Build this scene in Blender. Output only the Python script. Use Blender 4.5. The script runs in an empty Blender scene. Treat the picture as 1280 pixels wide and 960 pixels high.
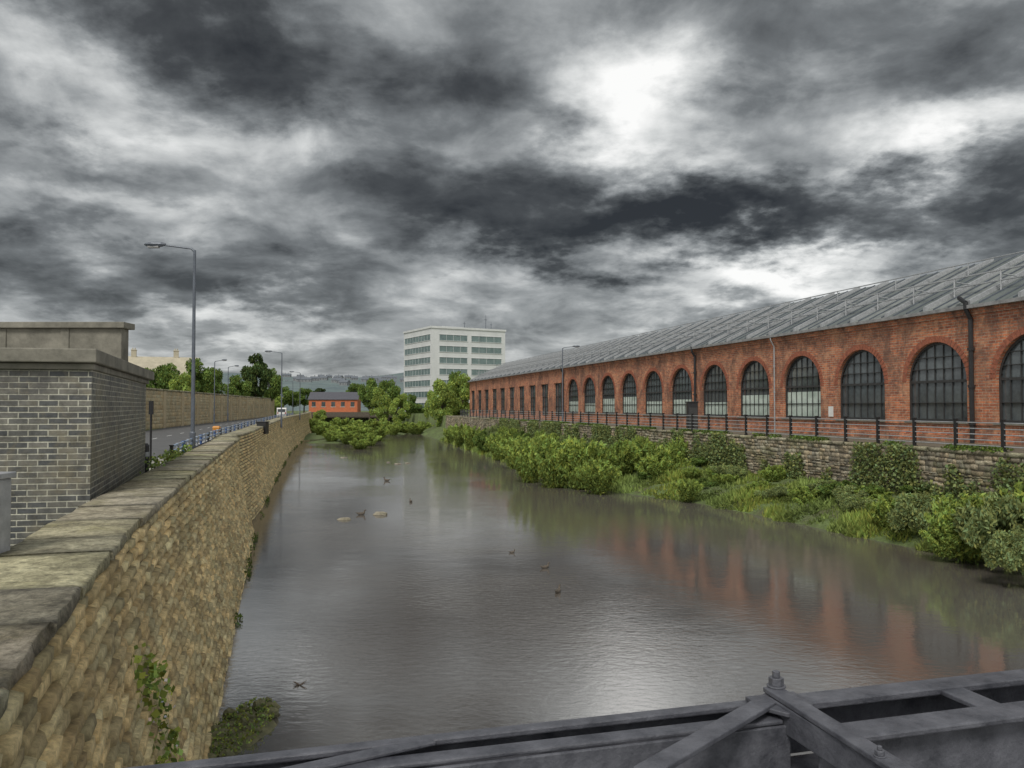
import bpy, math, numpy as np
from mathutils import Vector, Matrix
rng=np.random.default_rng(7)
S=bpy.context.scene
COL=S.collection
H=6.0
def W(px,py,d):
    return Vector(((px-640)/1000*d, d, H+(508-py)/1000*d))
# ---------------------------------------------------------------- materials
def newmat(name):
    m=bpy.data.materials.new(name); m.use_nodes=True
    nt=m.node_tree; nt.nodes.clear()
    o=nt.nodes.new('ShaderNodeOutputMaterial'); p=nt.nodes.new('ShaderNodeBsdfPrincipled')
    nt.links.new(p.outputs[0],o.inputs[0])
    return m,nt,p
def math_(nt,op,a,b=None):
    n=nt.nodes.new('ShaderNodeMath'); n.operation=op
    for i,x in enumerate((a,b)):
        if x is None: continue
        if isinstance(x,(int,float)): n.inputs[i].default_value=x
        else: nt.links.new(x,n.inputs[i])
    return n.outputs[0]
def mixc(nt,fac,a,b,bt='MIX'):
    n=nt.nodes.new('ShaderNodeMix'); n.data_type='RGBA'; n.blend_type=bt
    for s,x in ((0,fac),(6,a),(7,b)):
        if isinstance(x,(int,float)): n.inputs[s].default_value=x
        elif isinstance(x,tuple): n.inputs[s].default_value=(*x,1) if len(x)==3 else x
        else: nt.links.new(x,n.inputs[s])
    return n.outputs[2]
def ramp(nt,fac,stops):
    n=nt.nodes.new('ShaderNodeValToRGB'); nt.links.new(fac,n.inputs[0])
    cr=n.color_ramp
    while len(cr.elements)<len(stops): cr.elements.new(.5)
    for e,(p,c) in zip(cr.elements,stops):
        e.position=p; e.color=(*c,1) if len(c)==3 else c
    return n.outputs[0]
def noise(nt,vec,scale,detail=5,rough=.6,dist=0):
    n=nt.nodes.new('ShaderNodeTexNoise'); n.inputs['Scale'].default_value=scale
    n.inputs['Detail'].default_value=detail; n.inputs['Roughness'].default_value=rough; n.inputs['Distortion'].default_value=dist
    if vec is not None: nt.links.new(vec,n.inputs['Vector'])
    return n.outputs[0]
def scaled(nt,vec,sc):
    mp=nt.nodes.new('ShaderNodeMapping'); mp.inputs['Scale'].default_value=sc; nt.links.new(vec,mp.inputs[0]); return mp.outputs[0]
def bump(nt,p,h,strength=.5,dist=.02):
    b=nt.nodes.new('ShaderNodeBump'); b.inputs['Strength'].default_value=strength; b.inputs['Distance'].default_value=dist
    nt.links.new(h,b.inputs['Height']); nt.links.new(b.outputs[0],p.inputs['Normal'])
def objc(nt): return nt.nodes.new('ShaderNodeTexCoord').outputs['Object']
def plain(name,c1,c2=None,scale=3,rough=.7,metal=0,bs=.3,bd=.01,useattr=False,spec=.5):
    m,nt,p=newmat(name)
    c2=c2 or tuple(x*.6 for x in c1)
    tc=objc(nt)
    n=noise(nt,tc,scale,8,.7)
    f=ramp(nt,n,[(.32,(0,0,0)),(.68,(1,1,1))])
    c=mixc(nt,f,c1,c2)
    if useattr:
        a=nt.nodes.new('ShaderNodeAttribute'); a.attribute_name='Col'
        c=mixc(nt,1.0,c,a.outputs[0],'MULTIPLY')
    nt.links.new(c,p.inputs['Base Color'])
    p.inputs['Roughness'].default_value=rough; p.inputs['Metallic'].default_value=metal
    p.inputs['Specular IOR Level'].default_value=spec
    if bs>0:
        n2=noise(nt,tc,scale*6,6,.7)
        bump(nt,p,n2,bs,bd)
    return m
def stonemat(name,c1,c2,dark,green=(.10,.12,.035),gamt=.35,darkamt=.75,sc=1.0,bd=.03):
    m,nt,p=newmat(name); tc=objc(nt)
    a=nt.nodes.new('ShaderNodeAttribute'); a.attribute_name='Col'
    n=noise(nt,tc,1.3*sc,8,.7); c=mixc(nt,ramp(nt,n,[(.35,(0,0,0)),(.65,(1,1,1))]),c1,c2)
    c=mixc(nt,1.0,c,a.outputs[0],'MULTIPLY')
    st=noise(nt,scaled(nt,tc,(1.6,1.6,.4)),1.0*sc,8,.75,.3)
    c=mixc(nt,math_(nt,'MULTIPLY',ramp(nt,st,[(.48,(0,0,0)),(.64,(1,1,1))]),darkamt),c,dark)
    g=noise(nt,tc,.45*sc,6,.7); c=mixc(nt,math_(nt,'MULTIPLY',ramp(nt,g,[(.5,(0,0,0)),(.66,(1,1,1))]),gamt),c,green)
    n2=noise(nt,tc,11,8,.75); c=mixc(nt,1.0,c,ramp(nt,n2,[(.3,(.5,.5,.5)),(.7,(1.35,1.35,1.3))]),'MULTIPLY')
    nt.links.new(c,p.inputs['Base Color']); p.inputs['Roughness'].default_value=.9
    bump(nt,p,n2,.9,bd); return m
def brickmat(name,c1,c2,mortar,bw,bh,ms=.012,stain=(.02,.018,.016),stainamt=.6,rough=.85,bs=.5,patch=None,pamt=.55,s0=.48,s1=.6):
    m,nt,p=newmat(name)
    uv=nt.nodes.new('ShaderNodeTexCoord').outputs['UV']
    tc=objc(nt)
    b=nt.nodes.new('ShaderNodeTexBrick'); nt.links.new(uv,b.inputs['Vector'])
    b.inputs['Scale'].default_value=1; b.inputs['Brick Width'].default_value=bw; b.inputs['Row Height'].default_value=bh
    b.inputs['Mortar Size'].default_value=ms; b.inputs['Mortar Smooth'].default_value=.3
    b.inputs['Color1'].default_value=(*c1,1); b.inputs['Color2'].default_value=(*c2,1); b.inputs['Mortar'].default_value=(*mortar,1)
    n1=noise(nt,scaled(nt,tc,(1,1,.55)),.5,10,.78,.5); f1=ramp(nt,n1,[(s0,(0,0,0)),(s1,(1,1,1))])
    n2=noise(nt,tc,4,7,.8); f2=ramp(nt,n2,[(.32,(.45,.45,.45)),(.68,(1.4,1.4,1.4))])
    c=mixc(nt,1.0,b.outputs[0],f2,'MULTIPLY')
    if patch:
        n3=noise(nt,tc,.9,9,.78,.4); f3=ramp(nt,n3,[(.48,(0,0,0)),(.62,(1,1,1))])
        c=mixc(nt,math_(nt,'MULTIPLY',f3,pamt),c,patch)
    c=mixc(nt,math_(nt,'MULTIPLY',f1,stainamt),c,stain)
    nt.links.new(c,p.inputs['Base Color']); p.inputs['Roughness'].default_value=rough
    h=math_(nt,'SUBTRACT',n2,math_(nt,'MULTIPLY',b.outputs[1],1.2))
    bump(nt,p,h,bs,.02)
    return m
def leafmat(name,c,tr=.35):
    m=bpy.data.materials.new(name); m.use_nodes=True; nt=m.node_tree; nt.nodes.clear()
    o=nt.nodes.new('ShaderNodeOutputMaterial')
    a=nt.nodes.new('ShaderNodeAttribute'); a.attribute_name='Col'
    cc=mixc(nt,1.0,c,a.outputs[0],'MULTIPLY')
    d=nt.nodes.new('ShaderNodeBsdfDiffuse'); t=nt.nodes.new('ShaderNodeBsdfTranslucent'); mx=nt.nodes.new('ShaderNodeMixShader')
    mx.inputs[0].default_value=tr
    nt.links.new(cc,d.inputs[0]); nt.links.new(cc,t.inputs[0]); nt.links.new(d.outputs[0],mx.inputs[1]); nt.links.new(t.outputs[0],mx.inputs[2])
    nt.links.new(mx.outputs[0],o.inputs[0]); return m

M={}
M['hallbrick']=brickmat('hall_brick',(.64,.22,.10),(.32,.10,.055),(.45,.35,.26),.45,.15,.02,stain=(.10,.062,.05),stainamt=.75,patch=(.64,.36,.21),pamt=.55,bs=.8,s0=.45,s1=.6)
M['archbrick']=plain('arch_brick',(.42,.14,.075),(.17,.06,.04),5)
M['greybrick']=brickmat('grey_brick',(.19,.18,.15),(.07,.075,.08),(.46,.45,.37),.30,.10,.012,stain=(.05,.05,.053),stainamt=.55,rough=.5,bs=.9,patch=(.25,.21,.12),pamt=.5)
M['stone']=stonemat('coursed_stone',(.92,.75,.42),(.64,.50,.27),(.22,.17,.09),gamt=.25,darkamt=.65)
M['mortar']=plain('near_black_mortar',(.06,.048,.03),(.025,.02,.015),3,.95)  # very dark joint colour, for contrast between the river wall stones
M['darkmortar']=plain('dark_mortar',(.12,.10,.075),(.06,.05,.04),4,.95)
M['rubble']=stonemat('retaining_stone',(.54,.47,.35),(.30,.25,.18),(.09,.08,.065),gamt=.55,sc=1.0,bd=.05)
M['farstone']=stonemat('boundary_stone',(.62,.52,.33),(.45,.37,.23),(.2,.17,.12),gamt=.1,darkamt=.4,sc=.5)
M['farstoneplain']=plain('boundary_stone_core',(.54,.45,.29),(.38,.31,.2),1.0,.9)
M['concrete']=plain('weathered_concrete',(.27,.255,.21),(.11,.105,.085),1.8,.85,bs=.7,bd=.015)
M['glass']=plain('dark_glass',(.13,.15,.155),(.035,.04,.045),.8,.07,bs=.1,bd=.012,spec=1.0)
M['frame']=plain('dark_frame',(.05,.05,.05),(.03,.03,.03),5,.5)
M['pale']=plain('pale_panel',(.62,.70,.63),(.32,.39,.34),1.1,.5)
M['blackmetal']=plain('black_metal',(.025,.025,.028),(.014,.014,.014),6,.4)
M['greymetal']=plain('galvanised_metal',(.45,.46,.47),(.28,.29,.30),6,.45,metal=.2)
M['railmetal']=plain('railing_metal',(.34,.34,.34),(.15,.15,.15),2,.5)
M['palebluemetal']=plain('pale_blue_paint',(.34,.44,.60),(.24,.32,.46),4,.5)
M['lampmetal']=plain('lamp_metal',(.14,.16,.19),(.09,.10,.12),3,.45,metal=.2)
M['steel']=plain('girder_paint',(.135,.138,.158),(.04,.042,.052),9,.36,bs=.9,bd=.004)
M['asphalt']=plain('asphalt',(.12,.12,.12),(.08,.08,.08),1.5,.85)
M['paving']=plain('paving',(.34,.32,.28),(.22,.21,.18),1.5,.85)
M['path']=plain('worn_path',(.17,.14,.10),(.10,.085,.06),1.2,.9)
M['white']=plain('white_paint',(.8,.8,.78),(.65,.65,.62),3,.5)
M['office']=plain('office_panel',(.66,.67,.66),(.53,.54,.54),.25,.6,bs=.1)
M['officeglass']=plain('office_glass',(.19,.26,.25),(.08,.12,.12),.5,.15,bs=.05)
M['slate']=plain('slate_roof',(.11,.11,.13),(.07,.07,.08),2,.6)
M['orange']=plain('orange_brick',(.62,.18,.08),(.42,.13,.06),1,.8)
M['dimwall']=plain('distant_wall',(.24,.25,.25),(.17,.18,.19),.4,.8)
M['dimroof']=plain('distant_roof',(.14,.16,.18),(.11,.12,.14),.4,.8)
M['palestone']=plain('pale_stone',(.50,.45,.34),(.34,.31,.23),.8,.8)
M['yellow']=plain('yellow_plastic',(.65,.28,.04),(.5,.22,.04),3,.5)
M['blue']=plain('blue_paint',(.05,.12,.3),(.04,.08,.22),3,.5)
M['rubber']=plain('rubber',(.02,.02,.02),(.01,.01,.01),3,.8)
M['redlamp']=plain('red_lens',(.4,.02,.02),(.3,.02,.02),3,.3)
M['bark']=plain('bark',(.12,.09,.07),(.05,.04,.03),5,.9)
M['duck']=plain('duck_feathers',(.14,.11,.08),(.04,.038,.035),9,.8)
M['rock']=plain('river_rock',(.38,.34,.26),(.14,.13,.09),3,.85,bs=.8,bd=.04)
M['mossrock']=plain('mossy_rock',(.20,.19,.10),(.07,.075,.04),3,.9,bs=.8,bd=.04)
M['leaf_willow']=leafmat('willow_leaves',(.29,.38,.10))
M['leaf_tree']=leafmat('tree_leaves',(.17,.25,.07))
M['leaf_dark']=leafmat('dark_leaves',(.10,.15,.055))
M['leaf_dusty']=leafmat('dusty_leaves',(.31,.38,.16))
M['grass']=leafmat('grass_blades',(.26,.34,.10))
M['flower']=leafmat('wild_flowers',(.8,.75,.8))
def coping():
    m,nt,p=newmat('coping_stone'); tc=objc(nt)
    a=nt.nodes.new('ShaderNodeAttribute'); a.attribute_name='Col'
    n1=noise(nt,tc,1.6,9,.75,.6); n2=noise(nt,tc,9,8,.8); n3=noise(nt,tc,.7,8,.75)
    c=ramp(nt,n1,[(.32,(.12,.11,.08)),(.43,(.36,.33,.25)),(.58,(.54,.50,.39)),(.72,(.66,.62,.50))])
    c=mixc(nt,math_(nt,'MULTIPLY',ramp(nt,n3,[(.5,(0,0,0)),(.6,(1,1,1))]),.5),c,(.26,.24,.11))
    c=mixc(nt,1.0,c,ramp(nt,n2,[(.34,(.3,.3,.28)),(.66,(1.35,1.35,1.3))]),'MULTIPLY')
    c=mixc(nt,1.0,c,a.outputs[0],'MULTIPLY')
    nt.links.new(c,p.inputs['Base Color']); p.inputs['Roughness'].default_value=.85
    bump(nt,p,math_(nt,'ADD',n2,n1),.9,.05); return m
M['coping']=coping()
def roofmat():
    m,nt,p=newmat('hall_roof'); tc=objc(nt)
    sx=nt.nodes.new('ShaderNodeSeparateXYZ'); nt.links.new(tc,sx.inputs[0])
    w=math_(nt,'FRACT',math_(nt,'MULTIPLY',sx.outputs[0],1/.795))
    line=ramp(nt,w,[(0,(1,1,1)),(.1,(0,0,0)),(.9,(0,0,0)),(1,(1,1,1))])
    n=noise(nt,tc,.6,9,.75); c=ramp(nt,n,[(.3,(.09,.10,.098)),(.7,(.30,.32,.30))])
    w2=math_(nt,'FRACT',math_(nt,'MULTIPLY',sx.outputs[0],1/6.365))
    band=ramp(nt,w2,[(.0,(0,0,0)),(.5,(0,0,0)),(.52,(1,1,1)),(1,(1,1,1))])
    c=mixc(nt,math_(nt,'MULTIPLY',band,.6),c,(.08,.10,.095))
    c=mixc(nt,math_(nt,'MULTIPLY',line,.55),c,(.045,.05,.055))
    nt.links.new(c,p.inputs['Base Color']); p.inputs['Roughness'].default_value=.5
    bump(nt,p,line,.6,.04); return m
M['roof']=roofmat()
def watermat():
    m,nt,p=newmat('river_water'); tc=objc(nt)
    mp=nt.nodes.new('ShaderNodeMapping'); mp.inputs['Scale'].default_value=(1,1.8,1); mp.inputs['Rotation'].default_value=(0,0,.3)
    nt.links.new(tc,mp.inputs[0])
    n0=noise(nt,tc,.07,4,.6); n1=noise(nt,mp.outputs[0],3.4,5,.6,.5); n2=noise(nt,mp.outputs[0],.6,3,.5)
    c=ramp(nt,n0,[(.3,(.115,.108,.10)),(.7,(.12,.10,.08))])
    nt.links.new(c,p.inputs['Base Color']); p.inputs['Roughness'].default_value=.02; p.inputs['IOR'].default_value=4.9
    f=ramp(nt,n0,[(.42,(.25,.25,.25)),(.6,(1,1,1))])
    h=math_(nt,'ADD',math_(nt,'MULTIPLY',n1,f),math_(nt,'MULTIPLY',n2,.6))
    bump(nt,p,h,.33,.023); return m
M['water']=watermat()
def groundmat():
    m,nt,p=newmat('ground_soil'); tc=objc(nt)
    n=noise(nt,tc,.6,8,.7); n2=noise(nt,tc,5,6,.7)
    c=ramp(nt,n,[(.3,(.10,.085,.05)),(.5,(.11,.15,.05)),(.7,(.18,.24,.08))])
    c=mixc(nt,1.0,c,ramp(nt,n2,[(.3,(.5,.5,.5)),(.7,(1.3,1.3,1.3))]),'MULTIPLY')
    nt.links.new(c,p.inputs['Base Color']); p.inputs['Roughness'].default_value=.95
    bump(nt,p,n2,.8,.1); return m
M['ground']=groundmat()
def hillmat():
    m,nt,p=newmat('hill_cover'); tc=objc(nt)
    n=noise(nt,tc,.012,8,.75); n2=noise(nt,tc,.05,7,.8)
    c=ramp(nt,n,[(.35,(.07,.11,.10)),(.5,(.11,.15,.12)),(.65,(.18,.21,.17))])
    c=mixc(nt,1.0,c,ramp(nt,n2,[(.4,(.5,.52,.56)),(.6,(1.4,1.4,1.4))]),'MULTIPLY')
    c=mixc(nt,.4,c,(.15,.19,.23))  # bluish air haze mixed into the hill's own colour
    nt.links.new(c,p.inputs['Base Color']); p.inputs['Roughness'].default_value=1; return m
M['hill']=hillmat()
# ---------------------------------------------------------------- mesh helpers
class MB:
    def __init__(s): s.v=[]; s.f=[]
    def add(s,vs,fs):
        o=len(s.v); s.v+= [tuple(x) for x in vs]; s.f+=[tuple(i+o for i in f) for f in fs]
    def box(s,x0,x1,y0,y1,z0,z1):
        s.add([(x0,y0,z0),(x1,y0,z0),(x1,y1,z0),(x0,y1,z0),(x0,y0,z1),(x1,y0,z1),(x1,y1,z1),(x0,y1,z1)],
              [(3,2,1,0),(4,5,6,7),(0,1,5,4),(1,2,6,5),(2,3,7,6),(3,0,4,7)])
    def prism(s,poly,z0,z1):
        n=len(poly)
        a=sum(poly[i][0]*poly[(i+1)%n][1]-poly[(i+1)%n][0]*poly[i][1] for i in range(n))
        if a<0: poly=poly[::-1]
        s.add([(x,y,z0) for x,y in poly]+[(x,y,z1) for x,y in poly],
              [tuple(range(n))[::-1],tuple(range(n,2*n))]+[(i,(i+1)%n,(i+1)%n+n,i+n) for i in range(n)])
    def bar(s,p0,p1,w,h):
        p0=Vector(p0);p1=Vector(p1); d=(p1-p0).normalized(); q=Vector((-d.y,d.x,0)).normalized()*w/2; dz=Vector((0,0,-h))
        vs=[p0-q,p1-q,p1+q,p0+q]; vs=[v+dz for v in vs]+vs
        s.add(vs,[(3,2,1,0),(4,5,6,7),(0,1,5,4),(1,2,6,5),(2,3,7,6),(3,0,4,7)])
    def cyl(s,p0,p1,r0,r1=None,n=10,cap=True):
        r1=r0 if r1 is None else r1
        p0=Vector(p0);p1=Vector(p1); d=(p1-p0).normalized()
        a=Vector((0,0,1)) if abs(d.z)<.9 else Vector((1,0,0))
        u=d.cross(a).normalized(); w=d.cross(u)
        vs=[]
        for p,r in((p0,r0),(p1,r1)):
            for i in range(n):
                t=2*math.pi*i/n; vs.append(p+u*r*math.cos(t)+w*r*math.sin(t))
        fs=[(i,i+n,(i+1)%n+n,(i+1)%n) for i in range(n)]
        if cap: fs+=[tuple(range(n)),tuple(range(n,2*n))[::-1]]
        s.add(vs,fs)
    def obj(s,name,mat,parent=None,smooth=False,bevel=0):
        me=bpy.data.meshes.new(name); me.from_pydata(s.v,[],s.f); me.update()
        uv=me.uv_layers.new(name='UV'); co=s.v
        for p in me.polygons:
            nn=p.normal; ax=max(range(3),key=lambda i:abs(nn[i])-(.3 if i==2 else 0))
            for li in p.loop_indices:
                v=co[me.loops[li].vertex_index]
                uv.data[li].uv=(v[1],v[2]) if ax==0 else ((v[0],v[2]) if ax==1 else (v[0],v[1]))
        if smooth: me.polygons.foreach_set('use_smooth',[True]*len(me.polygons))
        me.materials.append(M[mat]); o=bpy.data.objects.new(name,me); COL.objects.link(o)
        if parent: o.parent=parent
        if bevel:
            b=o.modifiers.new('b','BEVEL'); b.width=bevel; b.segments=2; b.limit_method='ANGLE'
        return o
def empty(name,loc=(0,0,0),mat=None):
    o=bpy.data.objects.new(name,None); o.empty_display_size=.1; COL.objects.link(o)
    o.matrix_world=mat if mat is not None else Matrix.Translation(loc); return o
def tag(o,label,cat,group=None,kind=None):
    o['label']=label; o['category']=cat
    if group:o['group']=group
    if kind:o['kind']=kind
    return o
def dup(o,matrix=None):
    def rec(a,par):
        n=a.copy(); COL.objects.link(n)
        if par: n.parent=par
        for c in a.children: rec(c,n)
        return n
    n=rec(o,None)
    if matrix is not None: n.matrix_world=matrix
    return n
def frame(origin,xdir):
    x=Vector((xdir[0],xdir[1],0)).normalized(); y=Vector((-x.y,x.x,0))
    m=Matrix(((x.x,y.x,0,origin[0]),(x.y,y.y,0,origin[1]),(0,0,1,origin[2] if len(origin)>2 else 0),(0,0,0,1)))
    return m
def npmesh(name,V,F,mat,C=None,parent=None):
    me=bpy.data.meshes.new(name); V=np.asarray(V,dtype=np.float32); F=np.asarray(F,dtype=np.int32); k=F.shape[1]
    me.vertices.add(len(V)); me.vertices.foreach_set('co',V.ravel())
    me.loops.add(F.size); me.loops.foreach_set('vertex_index',F.ravel())
    me.polygons.add(len(F)); me.polygons.foreach_set('loop_start',np.arange(0,F.size,k,dtype=np.int32))
    me.update(calc_edges=True)
    if C is not None:
        ca=me.color_attributes.new('Col','FLOAT_COLOR','POINT'); ca.data.foreach_set('color',np.asarray(C,dtype=np.float32).ravel())
    me.materials.append(M[mat]); o=bpy.data.objects.new(name,me); COL.objects.link(o)
    if parent:o.parent=parent
    return o
def leafcloud(P,size,elong=1.0,up=0.0,bright=None):
    n=len(P)
    a=rng.normal(size=(n,3)); a[:,2]+=up; a/=np.linalg.norm(a,axis=1)[:,None]
    b=rng.normal(size=(n,3)); b-=a*(a*b).sum(1)[:,None]; b/=np.linalg.norm(b,axis=1)[:,None]
    s=size*rng.uniform(.6,1.4,n)[:,None]
    L=a*s*elong; Q=b*s*.5
    V=np.stack([P-L*.5,P+Q-L*.05,P+L*.5,P-Q-L*.05],1).reshape(-1,3)
    F=np.arange(4*n).reshape(n,4)
    br=rng.uniform(.6,1.35,n)*(1 if bright is None else bright)
    hue=rng.uniform(-.15,.2,n)
    C=np.stack([br*(1+hue),br,br*(1-hue),np.ones(n)],1); C=np.repeat(C,4,0)
    return V,F,C
def clumps(nc,rx,ry,rz,cz,rmin,rmax):
    c=[];r=[]
    for i in range(nc):
        d=rng.normal(size=3); d/=np.linalg.norm(d); k=rng.uniform(.3,1)**.5
        c.append((d[0]*rx*k,d[1]*ry*k,cz+d[2]*rz*k)); r.append(rng.uniform(rmin,rmax))
    return np.array(c),np.array(r)
def cloudpts(c,r,n,flat=.8):
    w=r**2; w/=w.sum(); idx=rng.choice(len(c),n,p=w)
    d=rng.normal(size=(n,3)); d/=np.linalg.norm(d,axis=1)[:,None]
    P=c[idx]+d*(r[idx]*rng.uniform(.25,1,n)**.5)[:,None]*np.array([1,1,flat])
    cb=rng.uniform(.65,1.25,len(c))
    return P,cb[idx]
# ---------------------------------------------------------------- plan curves
LY=np.array([-3,0,2.5,3.7,4.6,8.7,12,16.3,25,33.3,40,62,68,105,150,190,235])
LX=np.array([-.1,-.95,-2.05,-2.56,-2.92,-4.36,-5.42,-6.72,-9.25,-11.65,-13.5,-19.3,-20.7,-29.9,-39.5,-48,-59])
def xL(y): return float(np.interp(y,LY,LX))
RY=np.array([-80,0,22,29.4,37,45,50,54,58,73,100,133,165,190,235])
RX=np.array([40,25,21,18.8,16,13.4,11.4,8.8,6.2,2.2,-3.6,-10.5,-18,-24,-38])
def xR(y): return float(np.interp(y,RY,RX))
def xW(y): return 30-.26*y
def bank(t): return .03+1.55*t**.8
# ---------------------------------------------------------------- ground
rows=list(np.arange(-80,-3,11))+list(np.arange(-3,240,1.6))+[242,250,300,420,700,1500,4000]
V=[];F=[]
for y in rows:
    e=0 if y<240 else 1
    yc=min(y,238); l=xL(max(yc,-3)); r=xR(yc); w=max(xW(yc),r+1.5)
    row=[(-4000,3.6),(-300,3.6),(l-.95,3.6),(l-.7,-.6),((l+r)/2,-.7),(r-1.2,-.35)]
    for t in np.linspace(0,1,9):
        row.append((r+(w-r)*t, bank(t)+(.12*math.sin(y*1.7+t*9)+.1*math.sin(y*.6+t*4))*(t>0)*(t<1)))
    row+=[(w+.35,4.0),(w+60,4.0),(4000,4.0)]
    for x,z in row: V.append((x,y,3.6 if e else z))
nc=len(row)
for i in range(len(rows)-1):
    for j in range(nc-1):
        a=i*nc+j; F.append((a,a+1,a+nc+1,a+nc))
g=npmesh('ground',V,F,'ground'); tag(g,'grassy and earthy ground sheet along the river','ground',kind='structure')
b=MB(); b.add([(-75,-85,0),(60,-85,0),(60,241,0),(-75,241,0)],[(0,1,2,3)])
w=b.obj('water','water'); tag(w,'rippled shallow river water reflecting clouds','river',kind='structure')
def strip(name,y0,y1,o0,o1,z,mat,label,cat,step=4,fn=None):
    fn=fn or xL
    ys=np.arange(y0,y1+.1,step); V=[];F=[]
    for y in ys: V+= [(fn(y)-o1,y,z),(fn(y)-o0,y,z)]
    for i in range(len(ys)-1): F.append((2*i,2*i+1,2*i+3,2*i+2))
    o=npmesh(name,V,F,mat); tag(o,label,cat,kind='structure'); return o
def strip3(name,y0,y1,o0,o1,z0,z1,mat,label,cat,step=4):
    ys=np.arange(y0,y1+.1,step); V=[];F=[]
    for y in ys: x=xL(y); V+= [(x-o1,y,z0),(x-o1,y,z1),(x-o0,y,z1),(x-o0,y,z0)]
    for i in range(len(ys)-1):
        for k in range(3): a=4*i+k; F.append((a,a+1,a+5,a+4))
    o=npmesh(name,V,F,mat); tag(o,label,cat,kind='structure'); return o
strip('road',24,236,3.2,12.5,3.62,'asphalt','grey asphalt riverside road','road')
strip3('pavement',24,236,.9,3.2,3.6,3.74,'paving','paved footway beside the river parapet','pavement')
strip('path',-20,172,-5.95,-.42,4.02,'path','worn riverside path between the railing and the hall','path',fn=xW)
strip('road_marking',30,236,3.5,3.62,3.63,'white','white painted line along the road edge','road marking')
V=[];F=[]
for i,y in enumerate(np.arange(28,230,6)):
    a=xL(y)-7.8; c=xL(y+2)-7.8; V+=[(a-.06,y,3.63),(a+.06,y,3.63),(c+.06,y+2,3.63),(c-.06,y+2,3.63)]; F.append((4*i,4*i+1,4*i+2,4*i+3))
o=npmesh('road_marking',V,F,'white'); tag(o,'white dashed centre line on asphalt','road marking',kind='structure')
# ---------------------------------------------------------------- stone walls
def stonewall(pts,z0,z1,batter,ch,sw,prot,side,mat,parent,tint=.5,mortar='mortar',thick=.9,rough=.03,bev=.06,gap=.018,gz=None,cvar=.25,wig=0,wr=(.55,1.6)):
    pts=np.array(pts,float); seg=np.linalg.norm(np.diff(pts,axis=0),axis=1); s=np.concatenate([[0],np.cumsum(seg)]); L=s[-1]
    gz=gap if gz is None else gz
    HH=z1-z0
    def boff(zz): return batter*(z1-zz)**2/HH
    def P(t): return np.array([np.interp(t,s,pts[:,0]),np.interp(t,s,pts[:,1])])
    def Nn(t):
        d=P(min(t+.6,L))-P(max(t-.6,0)); d/=np.linalg.norm(d); return np.array([d[1],-d[0]])*side
    V=[];F=[];C=[]
    nz=int(round(HH/ch)); hs=rng.uniform(1-cvar,1+cvar,nz); hs=hs/hs.sum()*HH; z=z0
    for k in range(nz):
        zt=z+hs[k]; t=-rng.uniform(0,sw); cb=rng.uniform(.9,1.1)
        while t<L:
            wd=sw*rng.uniform(*wr); a=max(t,0); bb=min(t+wd,L); t+=wd
            if bb-a<.05: continue
            pr=prot*rng.uniform(.6,1.25)
            wz=wig*math.sin(t*1.9+k*1.3)+rng.uniform(-wig,wig)
            def pt(tt,zz,o):
                p=P(tt); n=Nn(tt); off=o+boff(zz); return (p[0]+n[0]*off,p[1]+n[1]*off,zz+wz)
            j=lambda q:rng.uniform(-q,q)
            o0=-.01; w_=bb-a; h_=hs[k]; bw=min(.25*w_,bev); bh=min(.25*h_,bev)
            i0=len(V)
            V.extend([pt(a+gap,z+gz,o0),pt(bb-gap,z+gz,o0),pt(bb-gap,zt-gz,o0),pt(a+gap,zt-gz,o0)])
            V.extend([pt(a+gap+bw,z+gz+bh+j(rough*.3),pr+j(rough)),pt(bb-gap-bw,z+gz+bh+j(rough*.3),pr+j(rough)),pt(bb-gap-bw,zt-gz-bh+j(rough*.3),pr+j(rough)),pt(a+gap+bw,zt-gz-bh+j(rough*.3),pr+j(rough))])
            F.extend([(i0+4,i0+5,i0+6,i0+7),(i0,i0+1,i0+5,i0+4),(i0+1,i0+2,i0+6,i0+5),(i0+2,i0+3,i0+7,i0+6),(i0+3,i0,i0+4,i0+7)])
            br=rng.uniform(1-tint,1+tint*.5)*cb; h=rng.uniform(-.08,.08)
            C.extend([(br*(1+h),br,br*(1-h),1)]*8)
        z=zt
    npmesh('stonework',V,F,mat,C,parent)
    ts=np.arange(0,L+.01,2.0 if L>30 else .5); V=[];F=[]
    prof=[(boff(z0+HH*q)-.012,z0+HH*q) for q in (0,.2,.4,.6,.8)]+[(-.012,z1-.01),(-thick,z1-.01),(-thick,z0)]; K=len(prof)
    for t in ts:
        p=P(t);n=Nn(t)
        for off,zz in prof: V.append((p[0]+n[0]*off,p[1]+n[1]*off,zz))
    for i in range(len(ts)-1):
        for k in range(K): a=K*i+k; c=K*i+(k+1)%K; F.append((a,c,c+K,a+K))
    npmesh('core',V,F,mortar,None,parent)
    return P,Nn,L
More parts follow.
